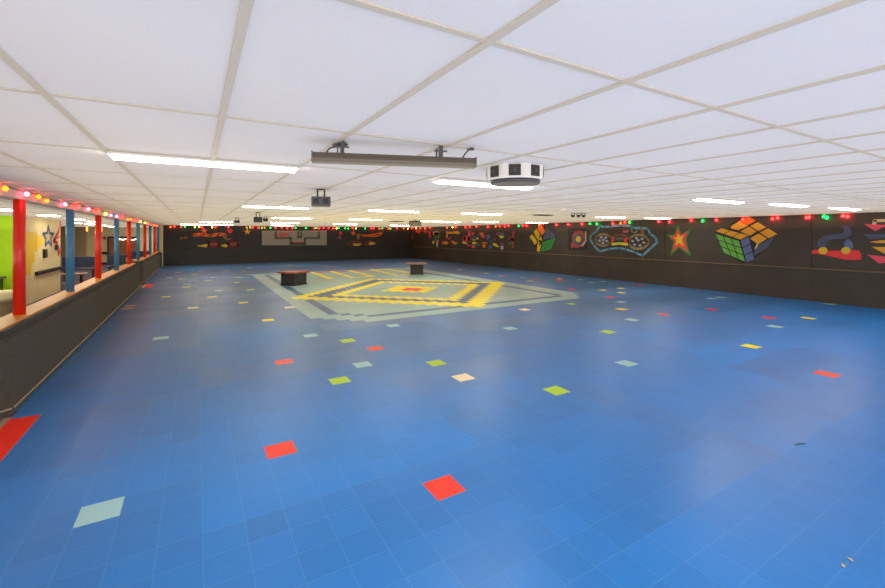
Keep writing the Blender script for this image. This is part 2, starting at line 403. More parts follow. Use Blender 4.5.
def ell(cx, cy, rx, ry, n=20, a0=0, a1=2 * PI):
    return [(cx + rx * math.cos(a0 + (a1 - a0) * k / n), cy + ry * math.sin(a0 + (a1 - a0) * k / n)) for k in range(n if abs(a1 - a0 - 2 * PI) < 1e-6 else n + 1)]
Z = lambda ox, oy, s: (lambda l: [(ox + a / s, oy + b / s) for a, b in l])

pier = ('x', -3.749)
m = Mural('painted_star', 'blue outlined star painted on the cream lobby wall', pier)
m.line('star_outline', star(48, 237, 5.6, 11), .07, 's_blue', True, 2)
m = Mural('painted_star', 'large red outlined star painted at the right end of the cream lobby wall', pier)
m.line('star_outline', [(60.5, 222), (58.6, 232), (53.5, 241), (57, 243), (58.5, 254), (60.8, 248)], .13, 's_red')
m.line('star_arm', [(54, 240), (60.5, 236)], .05, 's_red')
for (a, b, c, d), lab in (((42.5, 249, 45, 258), 'small black dispenser on the cream wall below the blue star'), ((54.6, 245, 56.6, 250), 'tiny dark switch plate on the cream wall left of the red star')):
    p, q = onpier(a, d), onpier(c, b)
    tag(MB().box(-3.75, -3.69, min(p.y, q.y), max(p.y, q.y), p.z, q.z).build('wall_dispenser' if a < 50 else 'switch_plate', 'black', bevel=.01), lab, 'dispenser' if a < 50 else 'switch')
# counter with black machine under the lime wall
t = thing('arcade_counter', 'black counter standing against the lime green wall', 'counter', (-4.6, 13.2, 0))
MB().box(-5.6, -3.9, 12.9, 13.6, 0, .78).build('cabinet', 'black', t, bevel=.02)
MB().box(-5.65, -3.86, 12.85, 13.63, .78, .82).build('counter_top', 'darkgrey', t, bevel=.01)
tag(MB().box(-4.35, -4.0, 12.95, 13.2, .82, .9).build('yellow_tray', 'yellow', bevel=.02), 'yellow tray lying on the black counter by the lime wall', 'tray')
# trash can
t = thing('trash_can', 'beige trash can with a pale liner behind the low wall', 'trash can', (-3.35, 11.3, 0))
local(MB().lathe([(.19, 0), (.2, .02), (.25, .66), (.265, .67), (.265, .69)], 28), 'can', 'binbody', t, smooth=True)
local(MB().lathe([(.27, .5), (.283, .58), (.275, .64), (.285, .7), (.27, .715), (.24, .7)], 28), 'liner', 'bag', t, smooth=True)
# benches
def bench(label, x0, x1, y, mm='bench'):
    t = thing('lobby_bench', label, 'bench', ((x0 + x1) / 2, y, 0), 0, 'lobby benches')
    MB().box(x0, x1, y - .22, y + .22, .4, .46).build('seat', mm, t, bevel=.015)
    MB().box(x0, x1, y + .2, y + .26, .5, .92).build('backrest', mm, t, bevel=.02)
    for x in (x0 + .12, x1 - .12):
        MB().box(x - .03, x + .03, y - .2, y + .24, 0, .04).box(x - .03, x + .03, y - .03, y + .03, .04, .4).box(x - .02, x + .02, y + .18, y + .22, .04, .9).build('leg', 'darkgrey', t)
bench('long dark blue bench with a high back, behind the first blue post', -4.6, -3.5, 21.6)
bench('dark blue bench seen behind the second red post', -3.35, -2.7, 22.6)
bench('dark blue bench in front of the pale counter wall farther back', -3.1, -2.2, 27.2)
t = thing('wooden_bench', 'low wooden bench on dark legs in front of the blue bench', 'bench', (-3.75, 18.7, 0))
MB().box(-4.15, -3.3, 18.5, 18.95, .42, .47).build('seat', 'wood', t, bevel=.01)
for x in (-4.0, -3.45): MB().box(x - .03, x + .03, 18.68, 18.76, .04, .42).box(x - .04, x + .04, 18.52, 18.92, 0, .04).build('leg', 'black', t)
# far wall things
far = ('y', 31.97)
m = Mural('notice_board', 'brown framed board on the far cream lobby wall', far, 'board')
m.poly('board', [(109, 238), (138, 238), (138, 256), (109, 256)], 'brown', 1)
m.line('frame', [(108.5, 237.5), (138, 237.5), (138, 256.5), (108.5, 256.5)], .12, 'black', True)
m = Mural('wall_sign', 'small dark red square sign on the far lobby wall', far, 'sign')
m.poly('plate', [(103.2, 236.8), (106, 236.8), (106, 239.6), (103.2, 239.6)], 'm_maroon', 2)
m = Mural('dark_shelf', 'black shelf band on the far lobby wall beside the board', far, 'shelf')
m.poly('band', [(101, 251.8), (109, 251.8), (109, 254.2), (101, 254.2)], 'black', 4)
m = Mural('white_rope_light', 'drooping white light rope across the brown board', far, 'light string')
m.line('rope', [(118, 238), (120, 239.2), (123, 239.8), (126, 238.9)], .05, 'bulb_far', layer=4); m.line('rope', [(130, 240), (133, 240), (136, 239)], .05, 'bulb_far', layer=4)
# lobby lights
LL = [(-2.95, 10.2), (-2.95, 12.9), (-3.0, 15.7), (-3.0, 18.1), (-3.9, 20.3), (-3.9, 22.8), (-3.9, 25.2), (-4.0, 28.4)]
names = ['nearest, beside the lime wall', 'second, above the painted stars', 'third, first of the nearer pair', 'fourth, seen left of the second red post', 'fifth, behind the first blue post', 'sixth, over the blue benches', 'seventh, right of the second red post', 'eighth and farthest']
proto = None
for (x, y), nm in zip(LL, names):
    if not proto:
        o = proto = thing('troffer_light', '', 'ceiling light', (x, y, LCEIL), 0, 'lobby ceiling lights')
        local(MB().box(-.17, .17, -.25, .25, -.012, .002), 'frame', 'white', o); local(MB().box(-.15, .15, -.23, .23, -.02, -.012), 'diffuser', 'diff2', o)
    else: o = copy_tree(proto); o.location = (x, y, LCEIL)
    o['label'] = 'bright lobby ceiling light seen between the posts, ' + nm
for (x, y), nm in (((-3.75, 21.3), 'left, nearer'), ((-3.72, 24.0), 'right, farther')):
    t = thing('pendant_lamp', 'small orange pendant lamp in the lobby, the %s one' % nm, 'lamp', (x, y, LCEIL), 0, 'orange lobby pendants')
    local(MB().tube([(0, 0, 0), (0, 0, -.1)], .008, 6), 'cord', 'black', t)
    local(MB().lathe([(.015, -.1), (.03, -.14), (.035, -.28), (.015, -.34)], 14), 'shade', 'orange_lamp', t, smooth=True)

# ------------------------------------------------------------------ rink ceiling lights
def light_mesh():
    a = MB().box(0, 1.22, .03, .25, -.012, .004)
    b = MB(); n = 6; rows = []
    for k in range(n + 1):
        y = .045 + .19 * k / n; z = -.012 - .022 * math.sin(PI * k / n); rows.append((y, z))
    for (y, z), (y2, z2) in zip(rows, rows[1:]): b.poly([(.02, y, z), (1.2, y, z), (1.2, y2, z2), (.02, y2, z2)])
    for x in (.02, 1.2): b.poly([(x, y, z) for y, z in rows])
    return a, b
fx = [(-.51, 3.41, 'long strip light across the nearest panels, left of the hanging metal fixture'),
 (2.04, 3.43, 'strip light partly hidden behind the white octagonal air cleaner'),
 (6.5, 3.28, 'nearest right-hand strip light, above the star and the colour cube murals'),
 (8.6, 3.12, 'strip light on the right, above the red bulb right of the colour cube mural'),
 (10.9, 3.0, 'last strip light on the right, above the blue and red racer mural'),
 (.71, 8.4, 'strip light just left of the dark grey hanging projector'),
 (3.22, 8.45, 'strip light right of the dark grey hanging projector'),
 (5.65, 8.45, 'strip light left of and beyond the white octagonal air cleaner'),
 (10.2, 8.1, 'strip light above the game controller mural'),
 (12.2, 7.85, 'strip light above the gap between controller and star murals'),
 (2.02, 13.8, 'strip light in the third row, above the grey wall panel'),
 (4.5, 13.8, 'strip light in the third row, above the wall right of the grey panel'),
 (7.2, 14.1, 'strip light in the third row, above the far right corner of the rink'),
 (8.35, 14.6, 'short-looking strip light just right of the corner, third row'),
 (9.65, 13.7, 'strip light in the third row, above the colourful shapes mural'),
 (12.4, 13.6, 'faint strip light above the green and yellow cube mural'),
 (.07, 19.5, 'strip light in the fourth row, nearest the red and blue posts'),
 (2.78, 19.4, 'strip light in the fourth row, above the left edge of the grey panel'),
 (5.85, 20.4, 'strip light in the fourth row, right of the grey wall panel'),
 (9.5, 21.8, 'strip light in the farthest row, right, near the corner'),
 (-.75, 25.0, 'farthest strip light, near the left end of the back wall'),
 (.45, 24.7, 'farthest strip light, second along the back wall'),
 (3.6, 25.0, 'farthest strip light, directly above the grey wall panel')]
fx_added = [(x, y) for y in (-.45, -.95, -1.45, -1.95) for x in (-1.1, .55)]  # extra strips out of view, added to brighten the near floor
proto = None
for q in fx + [(x, y, None) for x, y in fx_added]:
    if not proto:
        proto = o = thing('strip_light', q[2], 'ceiling light', (q[0], q[1], CEIL - .008), 0, 'rink ceiling strip lights'); a, b = light_mesh()
        local(a, 'frame', 'white', o); local(b, 'diffuser', 'diff', o)
    else:
        o = copy_tree(proto); o.location = (q[0], q[1], CEIL - .008)
    o['label'] = q[2] or 'added strip light on the ceiling behind the viewer, brightening the near floor'

# ------------------------------------------------------------------ things hanging from the ceiling
# long metal tube fixture
A = Vector((.572, 2.45, CEIL - .1)); B = Vector((1.50, 2.135, CEIL - .1)); ang = math.atan2(B.y - A.y, B.x - A.x); L = (B - A).length
t = thing('tube_fixture', 'long brushed metal tube light fixture hanging from the ceiling grid', 'light fixture', tuple(A), ang)
prof = [(-.035, -.028), (-.04, -.01), (-.03, .02), (-.012, .028), (.012, .028), (.03, .02), (.04, -.01), (.035, -.028)]
mb = MB(); mb.prism([(0, y, z) for y, z in prof], (1, 0, 0), L); local(mb, 'housing', 'bronze', t)
local(MB().box(.01, L - .01, -.03, .03, -.033, -.028), 'lens', 'grey', t)
local(MB().box(.0, .006, -.042, .042, -.032, .03), 'end_cap', 'grey', t); local(MB().box(L - .006, L, -.042, .042, -.032, .03), 'end_cap', 'grey', t)
for x in (.17, L - .22):
    c = local(MB().box(x - .012, x + .012, -.012, .012, .028, .1).box(x - .04, x + .04, -.008, .008, .06, .068).box(x - .03, x - .022, -.01, .01, .03, .08), 'hanger', 'darkgrey', t)
local(MB().tube([(.08, 0, .03), (.1, 0, .055), (.14, .02, .07), (.17, .05, .085), (.2, .08, .098)], .005, 8), 'cable', 'darkgrey', t)
local(MB().tube([(.12, .0, .07), (.19, .05, .088)], .013, 10), 'connector', 'darkgrey', t)
local(MB().tube([(L - .08, 0, .03), (L - .06, 0, .06), (L - .02, .03, .098)], .005, 8), 'cable', 'darkgrey', t)
local(MB().box(L - .04, L, .02, .05, .085, .1), 'connector', 'darkgrey', t)

# octagonal smoke cleaner
c0 = Vector((2.215, 2.595, CEIL)); rad = .235
t = thing('air_cleaner', 'white octagonal air cleaner with black square vents on the ceiling', 'air cleaner', tuple(c0), -math.atan2(c0.x, c0.y))
H8 = .115
oct_ = [(rad * math.cos(PI / 8 + k * PI / 4), rad * math.sin(PI / 8 + k * PI / 4)) for k in range(8)]
local(MB().prism([(x, y, -H8) for x, y in oct_], (0, 0, 1), H8 - .002), 'housing', 'white', t, bevel=.008)
ap = rad * math.cos(PI / 8)
for k in range(8):
    rot = Matrix.Rotation(k * PI / 4, 4, 'Z')
    mb = MB().box(ap - .002, ap + .006, -.045, .045, -.1, -.015, rot)
    v = local(mb, 'vent', 'black', t)
    sl = MB()
    for s_ in range(5): sl.box(ap + .006, ap + .009, -.04, .04, -.094 + s_ * .017, -.09 + s_ * .017, rot)
    sl.box(ap + .006, ap + .012, -.01, .01, -.068, -.048, rot)
    g = sl.build('louvre', 'darkgrey'); g.parent = v
local(MB().lathe([(.19, -H8 - .03), (.2, -H8 - .022), (.2, -H8)], 36), 'intake_disc', 'darkgrey', t, smooth=True)

# projector and disco effect lights (boxes on yokes)
def effect(name, label, cat, px, ptop, dist, w, h, drop, m_='darkgrey', style='box'):
    d = ray(px, ptop); X, Y = d.x * dist, d.y * dist
    t = thing(name, label, cat, (X, Y, CEIL), -math.atan2(X, Y))
    local(MB().box(-.05, .05, -.03, .03, -.012, 0), 'ceiling_plate', 'black', t)
    for s_ in (-1, 1): local(MB().box(s_ * .04 - .01, s_ * .04 + .01, -.015, .015, -drop - .02, -.01), 'yoke_arm', 'black', t)
    if style == 'box':
        local(MB().box(-w / 2, w / 2, -.12, .12, -drop - h, -drop), 'body', m_, t, bevel=.008)
        for s_ in (-1, 1): local(MB().box(s_ * w * .25 - .03, s_ * w * .25 + .03, -.135, -.12, -drop - h * .8, -drop - h * .2), 'lens', 'black', t)
    else:
        local(MB().tube([(-w / 2, 0, -drop - h / 2), (w / 2, 0, -drop - h / 2)], h / 2, 18), 'body', m_, t, smooth=True)
        for s_ in (-1, 1): local(MB().tube([(s_ * w / 2, -.01, -drop - h / 2), (s_ * (w / 2 + .015), -.01, -drop - h / 2)], h * .4, 14), 'lens', 'm_slate', t)
    return t
effect('projector', 'dark grey box projector hanging on a yoke left of centre', 'projector', 321, 190, 5.0, .22, .11, .1, 'darkgrey')
effect('effect_light', 'black cross-shaped disco light hanging left of the projector', 'disco light', 258, 212, 10.2, .2, .13, .12, 'black')
effect('effect_light', 'small black disco light just right of the cross-shaped one', 'disco light', 265.5, 218, 12.6, .14, .09, .06, 'black')
effect('effect_light', 'small black disco light farthest left over the rink', 'disco light', 237, 218, 13.2, .16, .08, .1, 'black')
effect('effect_light', 'twin-lens grey disco light in front of the far right corner', 'disco light', 415, 220, 15.5, .42, .2, .03, 'grey', 'tube')
effect('effect_light', 'left of three tiny black spotlights above the round eye mural', 'spotlight', 573, 217, 10.6, .06, .06, .05, 'black')
effect('effect_light', 'middle of three tiny black spotlights above the round eye mural', 'spotlight', 578.5, 217, 10.6, .06, .06, .05, 'black')
effect('effect_light', 'right of three tiny black spotlights above the round eye mural', 'spotlight', 583.5, 217, 10.6, .06, .06, .05, 'black')
def vent(label, px, py, w, l):
    p = on_z(px, py, CEIL - .01); t = thing('ceiling_vent', label, 'vent', tuple(p))
    local(MB().box(-w / 2, w / 2, -l / 2, l / 2, -.012, .0), 'frame', 'darkgrey', t)
    mb = MB()
    for k in range(5): mb.box(-w * .42, w * .42, -l * .4 + k * l * .18, -l * .36 + k * l * .18, -.02, -.012)
    local(mb, 'grille', 'black', t)
vent('dark ceiling vent beyond the centre light, near the far corner', 397, 221.3, .5, .5)
vent('small dark ceiling vent above the right wall corner', 450, 221.8, .4, .4)
vent('thin dark ceiling vent beyond the air cleaner', 543, 215, .6, .25)
p = on_z(563, 208, CEIL); t = thing('smoke_detector', 'small white smoke detector on the ceiling right of the air cleaner', 'smoke detector', (p.x, p.y, CEIL - .012))
local(MB().lathe([(.055, 0), (.06, -.01), (.055, -.03), (.03, -.042)], 20), 'cover', 'white', t, smooth=True); local(MB().lathe([(.065, .012), (.065, -.003)], 20), 'base', 'white', t)

# ------------------------------------------------------------------ pedestal boxes on the rink
def pedestal(label, x, y, rz, w, h, slab, redtop):
    t = thing('pedestal_box', label, 'box', (x, y, 0), rz, 'pedestal boxes on the rink floor')
    local(MB().box(-w / 2, w / 2, -w / 2, w / 2, 0, h), 'body', 'boxside', t, bevel=.01)
    local(MB().box(-slab / 2, slab / 2, -slab / 2, slab / 2, h, h + .06), 'top', redtop, t, bevel=.012)
    local(MB().box(-w / 2 - .015, w / 2 + .015, -w / 2 - .015, w / 2 + .015, 0, .04), 'kick_board', 'black', t)
pedestal('black pedestal box with a red slab top, nearer one on the left', 3.0, 15.58, math.radians(36), .62, .42, .78, 'boxtop')
pedestal('black pedestal box with a brown slab top, farther one near the corner', 8.66, 16.95, -math.radians(28), .58, .44, .96, 'boxtop2')

# litter on the near right floor
for (px, py, a, lab) in ((843, 566, .5, 'left crumpled scrap of paper on the near right floor'), (850, 560, 1.1, 'right crumpled scrap of paper on the near right floor')):
    p = on_z(px, py, 0); mb = MB()
    pts = [(-.014, -.006, .002), (0, -.009, .006), (.015, -.003, .002), (.011, .006, .007), (-.003, .004, .003), (-.012, .008, .006)]
    mb.prism([tuple(Matrix.Rotation(a, 3, 'Z') @ Vector(q) + Vector((p.x, p.y, 0))) for q in pts], (0, 0, 1), .002)
    tag(mb.build('paper_scrap', 'm_cream'), lab, 'litter')
p = on_z(799, 444, 0); tag(MB().tube([(p.x - .05, p.y + .01, .004), (p.x, p.y, .006), (p.x + .05, p.y - .025, .004)], .004, 6).build('stray_stick', 'm_dkline'), 'thin dark stick lying on the pale sheen of the right floor', 'litter')

# ------------------------------------------------------------------ murals on the right wall
W = ('x', XR - .0015)
# 1 racer
z = Z(785, 200, 6.92)
m = Mural('racer_mural', 'blue curved rider on a red board with two yellow wheels painted on the right wall', W)
m.poly('red_board', z([(168, 372), (195, 345), (235, 342), (300, 352), (390, 350), (480, 345), (515, 350), (528, 372), (528, 412), (470, 416), (410, 412), (350, 398), (290, 384), (230, 372)]), 'm_red')
m.poly('blue_body', z([(220, 325), (222, 300), (240, 270), (270, 248), (320, 238), (380, 236), (410, 222), (408, 200), (395, 186), (430, 182), (458, 200), (462, 230), (440, 258), (400, 270), (340, 270), (305, 280), (290, 300), (285, 328)]), 'm_slate', 1)
m.poly('blue_fin', z([(412, 325), (410, 295), (435, 268), (465, 290), (474, 320), (468, 340), (430, 338)]), 'm_blue', 1)
for cx in (264, 422): m.poly('yellow_wheel', z(ell(cx, 350, 32, 25)), 'm_gold', 2)
# 2 boat shapes at the right edge
m = Mural('kite_mural', 'red, yellow and blue pointed shapes at the far right edge of the wall', W)
m.line('cream_frame', z([(618, 172), (622, 142), (760, 142)]), .07, 'm_cream')
m.poly('pink_point', z([(550, 166), (700, 172), (760, 168), (690, 185), (622, 216)]), 'm_pink', 1)
m.poly('slate_band', z([(540, 236), (700, 236), (760, 240), (700, 258), (590, 272)]), 'm_slate')
m.poly('amber_point', z([(585, 288), (700, 276), (760, 276), (760, 298), (640, 298)]), 'm_amber')
m.poly('amber_point', z([(600, 324), (760, 326), (760, 372), (690, 372)]), 'm_amber')
m.poly('pink_point', z([(568, 378), (700, 392), (760, 390), (760, 430), (650, 438)]), 'm_pink')
# 3 colour cube
z = Z(655, 200, 6.81)
m = Mural('cube_mural', 'large twisted colour cube mural with amber top and green side on the right wall', W)
def cells(p00, p10, p11, p01, nu, nv, g=.06):
    out = []
    P = lambda u, v: tuple((1 - u) * (1 - v) * p00[k] + u * (1 - v) * p10[k] + u * v * p11[k] + (1 - u) * v * p01[k] for k in (0, 1))
    for i in range(nu):
        for j in range(nv):
            a, b, c, d = (i + g) / nu, (i + 1 - g) / nu, (j + g) / nv, (j + 1 - g) / nv; out.append([P(a, c), P(b, c), P(b, d), P(a, d)])
    return out
m.poly('dark_backing', z([(405, 215), (450, 188), (515, 190), (515, 165), (590, 118), (640, 110), (835, 232), (770, 320), (660, 415), (600, 430), (470, 365)]), 'm_black')
m.polys('amber_face', [z(c) for c in cells((408, 212), (455, 190), (640, 240), (585, 272), 1, 3, .05)], 'm_amber', 1)
m.polys('amber_face', [z(c) for c in ([(517, 180), (577, 142), (632, 176), (570, 206), (520, 195)], [(582, 214), (640, 182), (692, 215), (645, 243)], [(648, 178), (700, 150), (758, 186), (705, 212)], [(648, 262), (705, 228), (765, 262), (702, 302)], [(715, 222), (772, 192), (834, 232), (775, 260)])], 'm_amber', 1)
m.polys('orange_face', [z([(583, 138), (632, 108), (688, 140), (632, 172)])], 'm_orange', 1)
m.polys('green_face', [z(c) for c in cells((408, 226), (575, 278), (618, 424), (470, 362), 3, 3, .07)], 'm_lgreen', 1)
m.polys('blue_face', [z(c) for c in cells((580, 276), (640, 244), (680, 405), (622, 428), 1, 3, .06)], 'm_blue', 1)
m.polys('slate_face', [z([(700, 308), (775, 268), (822, 238), (770, 322), (725, 350), (680, 380), (675, 345)])], 'm_slate', 1)
m.line('white_tick', z([(700, 300), (685, 330)]), .04, 'm_cream', layer=2)
# 4 star
m = Mural('star_mural', 'five-pointed star mural with green rim, red middle and yellow heart', W)
sg = z([(155, 172), (182, 232), (246, 196), (212, 268), (243, 382), (166, 325), (105, 378), (126, 282), (78, 236), (132, 236)])
sc = lambda pts, k, c: [(c[0] + (p[0] - c[0]) * k, c[1] + (p[1] - c[1]) * k) for p in pts]
cc = z([(164, 268)])[0]
m.poly('green_rim', sg, 'm_green'); m.poly('red_star', sc(sg, .76, cc), 'm_red', 1); m.poly('yellow_star', sc(sg, .42, cc), 'm_gold', 2)
# 5 controller
z = Z(580, 210, 9.8)
m = Mural('controller_mural', 'game controller mural inside a pale blue outline on the right wall', W)
m.line('blue_outline', z([(195, 158), (240, 165), (300, 160), (400, 150), (500, 158), (520, 175), (600, 178), (665, 185), (690, 235), (740, 270), (758, 318), (700, 365), (615, 448), (540, 415), (450, 385), (380, 372), (280, 382), (195, 408), (130, 345), (98, 280), (115, 240), (160, 210)]), .085, 'm_sky', True)
def ring(part, cx, cy, rx, ry, w, mt, layer=1): m.line(part, z(ell(cx, cy, rx, ry, 22)), w, mt, True, layer)
ring('left_dial', 228, 292, 74, 56, .09, 'm_cream'); ring('right_dial', 572, 312, 98, 68, .09, 'm_cream')
m.polys('left_buttons', [z(ell(228 + 38 * math.cos(a), 292 + 30 * math.sin(a), 15, 12, 8)) for a in [k * 2 * PI / 5 + .4 for k in range(5)]] + [z(ell(228, 292, 14, 12, 8))], 'm_grey', 1)
m.polys('right_buttons', [z(ell(572 + 56 * math.cos(a), 312 + 38 * math.sin(a), 15, 12, 8)) for a in [k * 2 * PI / 6 + .2 for k in range(6)]] + [z(ell(572, 296, 14, 12, 8))], 'm_grey', 1)
m.polys('red_pads', [z([(300, 285), (335, 262), (335, 310), (308, 315)]), z([(430, 275), (470, 265), (478, 310), (435, 315)])], 'm_red', 1)
m.poly('green_panel', z([(340, 268), (428, 265), (428, 295), (340, 298)]), 'm_dkline', 1)
m.line('arch', z([(310, 270), (340, 250), (400, 243), (460, 255)]), .06, 'm_dull', layer=1)
m.poly('yellow_bar', z([(310, 325), (380, 316), (470, 322), (468, 350), (390, 340), (312, 348)]), 'm_yellow', 1)
m.polys('top_keys', [z([(425, 200), (480, 200), (470, 222), (420, 220)])], 'm_rose', 1)
m.line('sage_hook', z([(500, 190), (515, 218), (550, 220), (555, 200)]), .05, 'm_beige', layer=1)
m.polys('yellow_key', [z([(590, 190), (625, 182), (635, 240), (600, 238)])], 'm_dull', 1)
# 6 round eye
z = Z(520, 205, 9.8)
m = Mural('eye_mural', 'round maroon eye mural with a yellow centre on a dark square panel', W)
m.poly('dark_panel', z([(470, 225), (660, 225), (660, 440), (478, 440)]), 'm_black')
m.poly('maroon_disc', z([(515, 290), (535, 262), (575, 250), (615, 255), (645, 290), (645, 365), (610, 405), (560, 420), (520, 415), (500, 430), (498, 375), (512, 360)]), 'm_maroon', 1)
m.line('orange_edge', z([(645, 262), (648, 350), (612, 400)]), .06, 'm_cream', layer=2)
m.poly('slate_iris', z(ell(575, 338, 48, 56, 20)), 'm_slate', 2)
m.poly('yellow_pupil', z(ell(574, 335, 25, 30, 16)), 'm_gold', 3)
# 7 smaller cube
m = Mural('cube_mural', 'smaller green and yellow colour cube mural near the middle of the right wall', W)
m.poly('dark_backing', z([(95, 310), (200, 200), (250, 210), (356, 290), (352, 330), (300, 440), (185, 468)]), 'm_black')
m.polys('yellow_face', [z(c) for c in ([(120, 285), (152, 328), (170, 362), (148, 392), (130, 362), (95, 312)], [(133, 262), (165, 232), (195, 285), (210, 310), (188, 325), (168, 330), (150, 300)], [(195, 285), (222, 352), (210, 380), (172, 345), (185, 320)], [(172, 385), (192, 375), (210, 385), (198, 430), (185, 466), (165, 440)], [(190, 340), (222, 352), (208, 395), (172, 382)])], 'm_gold', 1)
m.polys('orange_face', [z([(172, 215), (220, 205), (248, 262), (215, 298), (185, 255)])], 'm_orange', 1)
m.polys('slate_face', [z(c) for c in cells((252, 215), (350, 290), (345, 318), (222, 345), 2, 2, .04)], 'm_slate', 1)
m.polys('green_face', [z(c) for c in cells((228, 358), (352, 322), (305, 435), (195, 464), 3, 3, .03)], 'm_green', 1)
# 8 cluster of bright shapes
z = Z(455, 215, 11.76)
m = Mural('shapes_mural', 'cluster of small pink, yellow and green curled shapes on the right wall', W)
m.line('pink_hook', z([(170, 205), (165, 285), (110, 270), (105, 300)]), .3, 'm_pink')
m.polys('pink_patch', [z(q) for q in ([(190, 215), (215, 195), (232, 215), (205, 245)], [(295, 235), (345, 230), (350, 265), (320, 272)], [(115, 335), (150, 345), (180, 355), (165, 368)], [(190, 358), (245, 360), (240, 385), (205, 392)])], 'm_pink')
m.polys('yellow_patch', [z(q) for q in ([(250, 265), (275, 268), (275, 290), (252, 285)], [(200, 318), (255, 318), (252, 340), (205, 345)], [(85, 312), (140, 318), (135, 340), (95, 340)], [(200, 288), (240, 285), (225, 305)])], 'm_yellow')
m.polys('orange_patch', [z(q) for q in ([(315, 320), (375, 318), (378, 335), (318, 335)], [(318, 345), (372, 345), (350, 388), (330, 385)], [(280, 215), (330, 205), (340, 230), (300, 235)])], 'm_orange')
m.polys('green_patch', [z(q) for q in ([(245, 330), (300, 335), (295, 365), (255, 360)], [(180, 262), (240, 240), (250, 262), (195, 285)], [(255, 225), (290, 222), (285, 250)])], 'm_teal')
m = Mural('shapes_mural', 'cluster of blue, purple and yellow curled shapes right of the pink cluster', W)
m.polys('blue_patch', [z(q) for q in ([(370, 235), (415, 228), (418, 262), (385, 290), (368, 270)], [(388, 360), (440, 362), (435, 395), (400, 398)], [(530, 205), (575, 210), (570, 235), (535, 235)])], 'm_blue')
m.polys('yellow_patch', [z(q) for q in ([(510, 242), (578, 245), (572, 265), (540, 276)], [(442, 332), (480, 335), (520, 372), (505, 380), (450, 355)])], 'm_yellow')
m.polys('pink_patch', [z(q) for q in ([(480, 208), (522, 200), (525, 232), (490, 240)], [(455, 275), (480, 272), (478, 308), (458, 308)], [(525, 325), (572, 322), (575, 350), (530, 352)])], 'm_purple')
m.polys('pale_patch', [z([(535, 362), (570, 360), (568, 405), (540, 408)])], 'm_grey')
m.polys('teal_patch', [z(q) for q in ([(410, 300), (438, 290), (440, 325), (412, 330)],)], 'm_teal')
m = Mural('vase_mural', 'narrow faint mural of red lines with a green tip', W)
m.line('red_line', z([(692, 200), (672, 290), (682, 370)]), .2, 'm_maroon'); m.polys('red_patch', [z([(625, 265), (650, 265), (650, 290), (628, 292)])], 'm_purple')
m.polys('green_tip', [z([(628, 320), (655, 318), (645, 355), (632, 350)])], 'm_green')
# 9 near the corner
z = Z(405, 215, 14.7)
m = Mural('figure_mural', 'small green and blue standing figure shape near the rink corner', W)
m.polys('green_body', [z([(425, 270), (465, 255), (492, 295), (480, 340), (445, 350), (430, 320)])], 'm_green')
m.line('cream_outline', z([(420, 270), (445, 262), (490, 270), (485, 350), (470, 445)]), .25, 'm_cream'); m.polys('yellow_leg', [z([(405, 385), (440, 370), (430, 420), (405, 428)])], 'm_yellow')
m.polys('blue_leg', [z([(430, 330), (455, 345), (450, 372), (428, 365)])], 'm_blue')
m = Mural('engine_mural', 'orange T-shaped mural above two pink and yellow darts', W)
m.poly('orange_bar', z([(610, 240), (680, 250), (760, 235), (815, 258), (790, 280), (700, 275), (630, 275), (625, 330), (600, 335)]), 'm_amber')
m.polys('pink_dart', [z([(535, 395), (570, 375), (600, 400), (575, 435), (545, 430)]), z([(670, 385), (715, 372), (725, 420), (700, 425)]), z([(600, 360), (680, 320), (660, 360)])], 'm_pink')
m.polys('yellow_dart', [z([(575, 410), (605, 385), (645, 412), (600, 440)]), z([(710, 375), (735, 400), (782, 405), (735, 440), (720, 420)])], 'm_amber', 1)
m = Mural('flame_mural', 'red flame shapes painted beside the rink corner', W)
m.polys('red_flame', [z([(335, 240), (375, 245), (385, 335), (360, 345), (345, 290)]), z([(150, 220), (200, 222), (230, 225), (210, 270), (170, 262)]), z([(270, 225), (330, 230), (300, 275)])], 'm_red')
m.polys('orange_flame', [z([(80, 290), (115, 290), (118, 350), (95, 368)])], 'm_orange')

# ------------------------------------------------------------------ murals on the back wall
W = ('y', YB - .0015)
z = Z(170, 222, 9.83)
m = Mural('rocket_mural', 'orange outlined rocket and two yellow darts painted on the left of the back wall', W)
m.line('orange_outline', z([(220, 125), (260, 112), (330, 118), (400, 128), (480, 108), (550, 118), (545, 135), (470, 128), (400, 140), (300, 130), (240, 135)]), .1, 'm_orange', True)
m.poly('amber_tail', z([(500, 130), (555, 130), (562, 158), (615, 162), (560, 182), (535, 165)]), 'm_dull', 1)
m.line('maroon_ring', z(ell(625, 218, 55, 30, 18)), .1, 'm_maroon', True); m.line('maroon_ring', z(ell(430, 215, 60, 30, 18)), .1, 'm_maroon', True)
m.polys('yellow_dart', [z([(260, 234), (330, 222), (370, 215), (360, 250), (330, 245)]), z([(495, 230), (545, 215), (575, 235), (545, 250)])], 'm_gold', 1)
m.polys('maroon_fill', [z(ell(430, 218, 40, 18, 12)), z(ell(620, 218, 38, 18, 12))], 'm_maroon', 1)
for cx, cy, mt, nm in ((335, 88, 'm_orange', 'orange painted star highest above the rocket mural'), (592, 92, 'm_red', 'red painted star right of the rocket mural'), (760, 97, 'm_amber', 'amber painted star left of the grey wall panel')):
    mm = Mural('painted_star', nm, W); mm.poly('star', z(star(cx, cy, 38, 32)), mt, 2)
m = Mural('curl_mural', 'small pale curl painted far left on the back wall', W); m.line('curl', z([(110, 165), (130, 148), (165, 155)]), .12, 'm_dull')
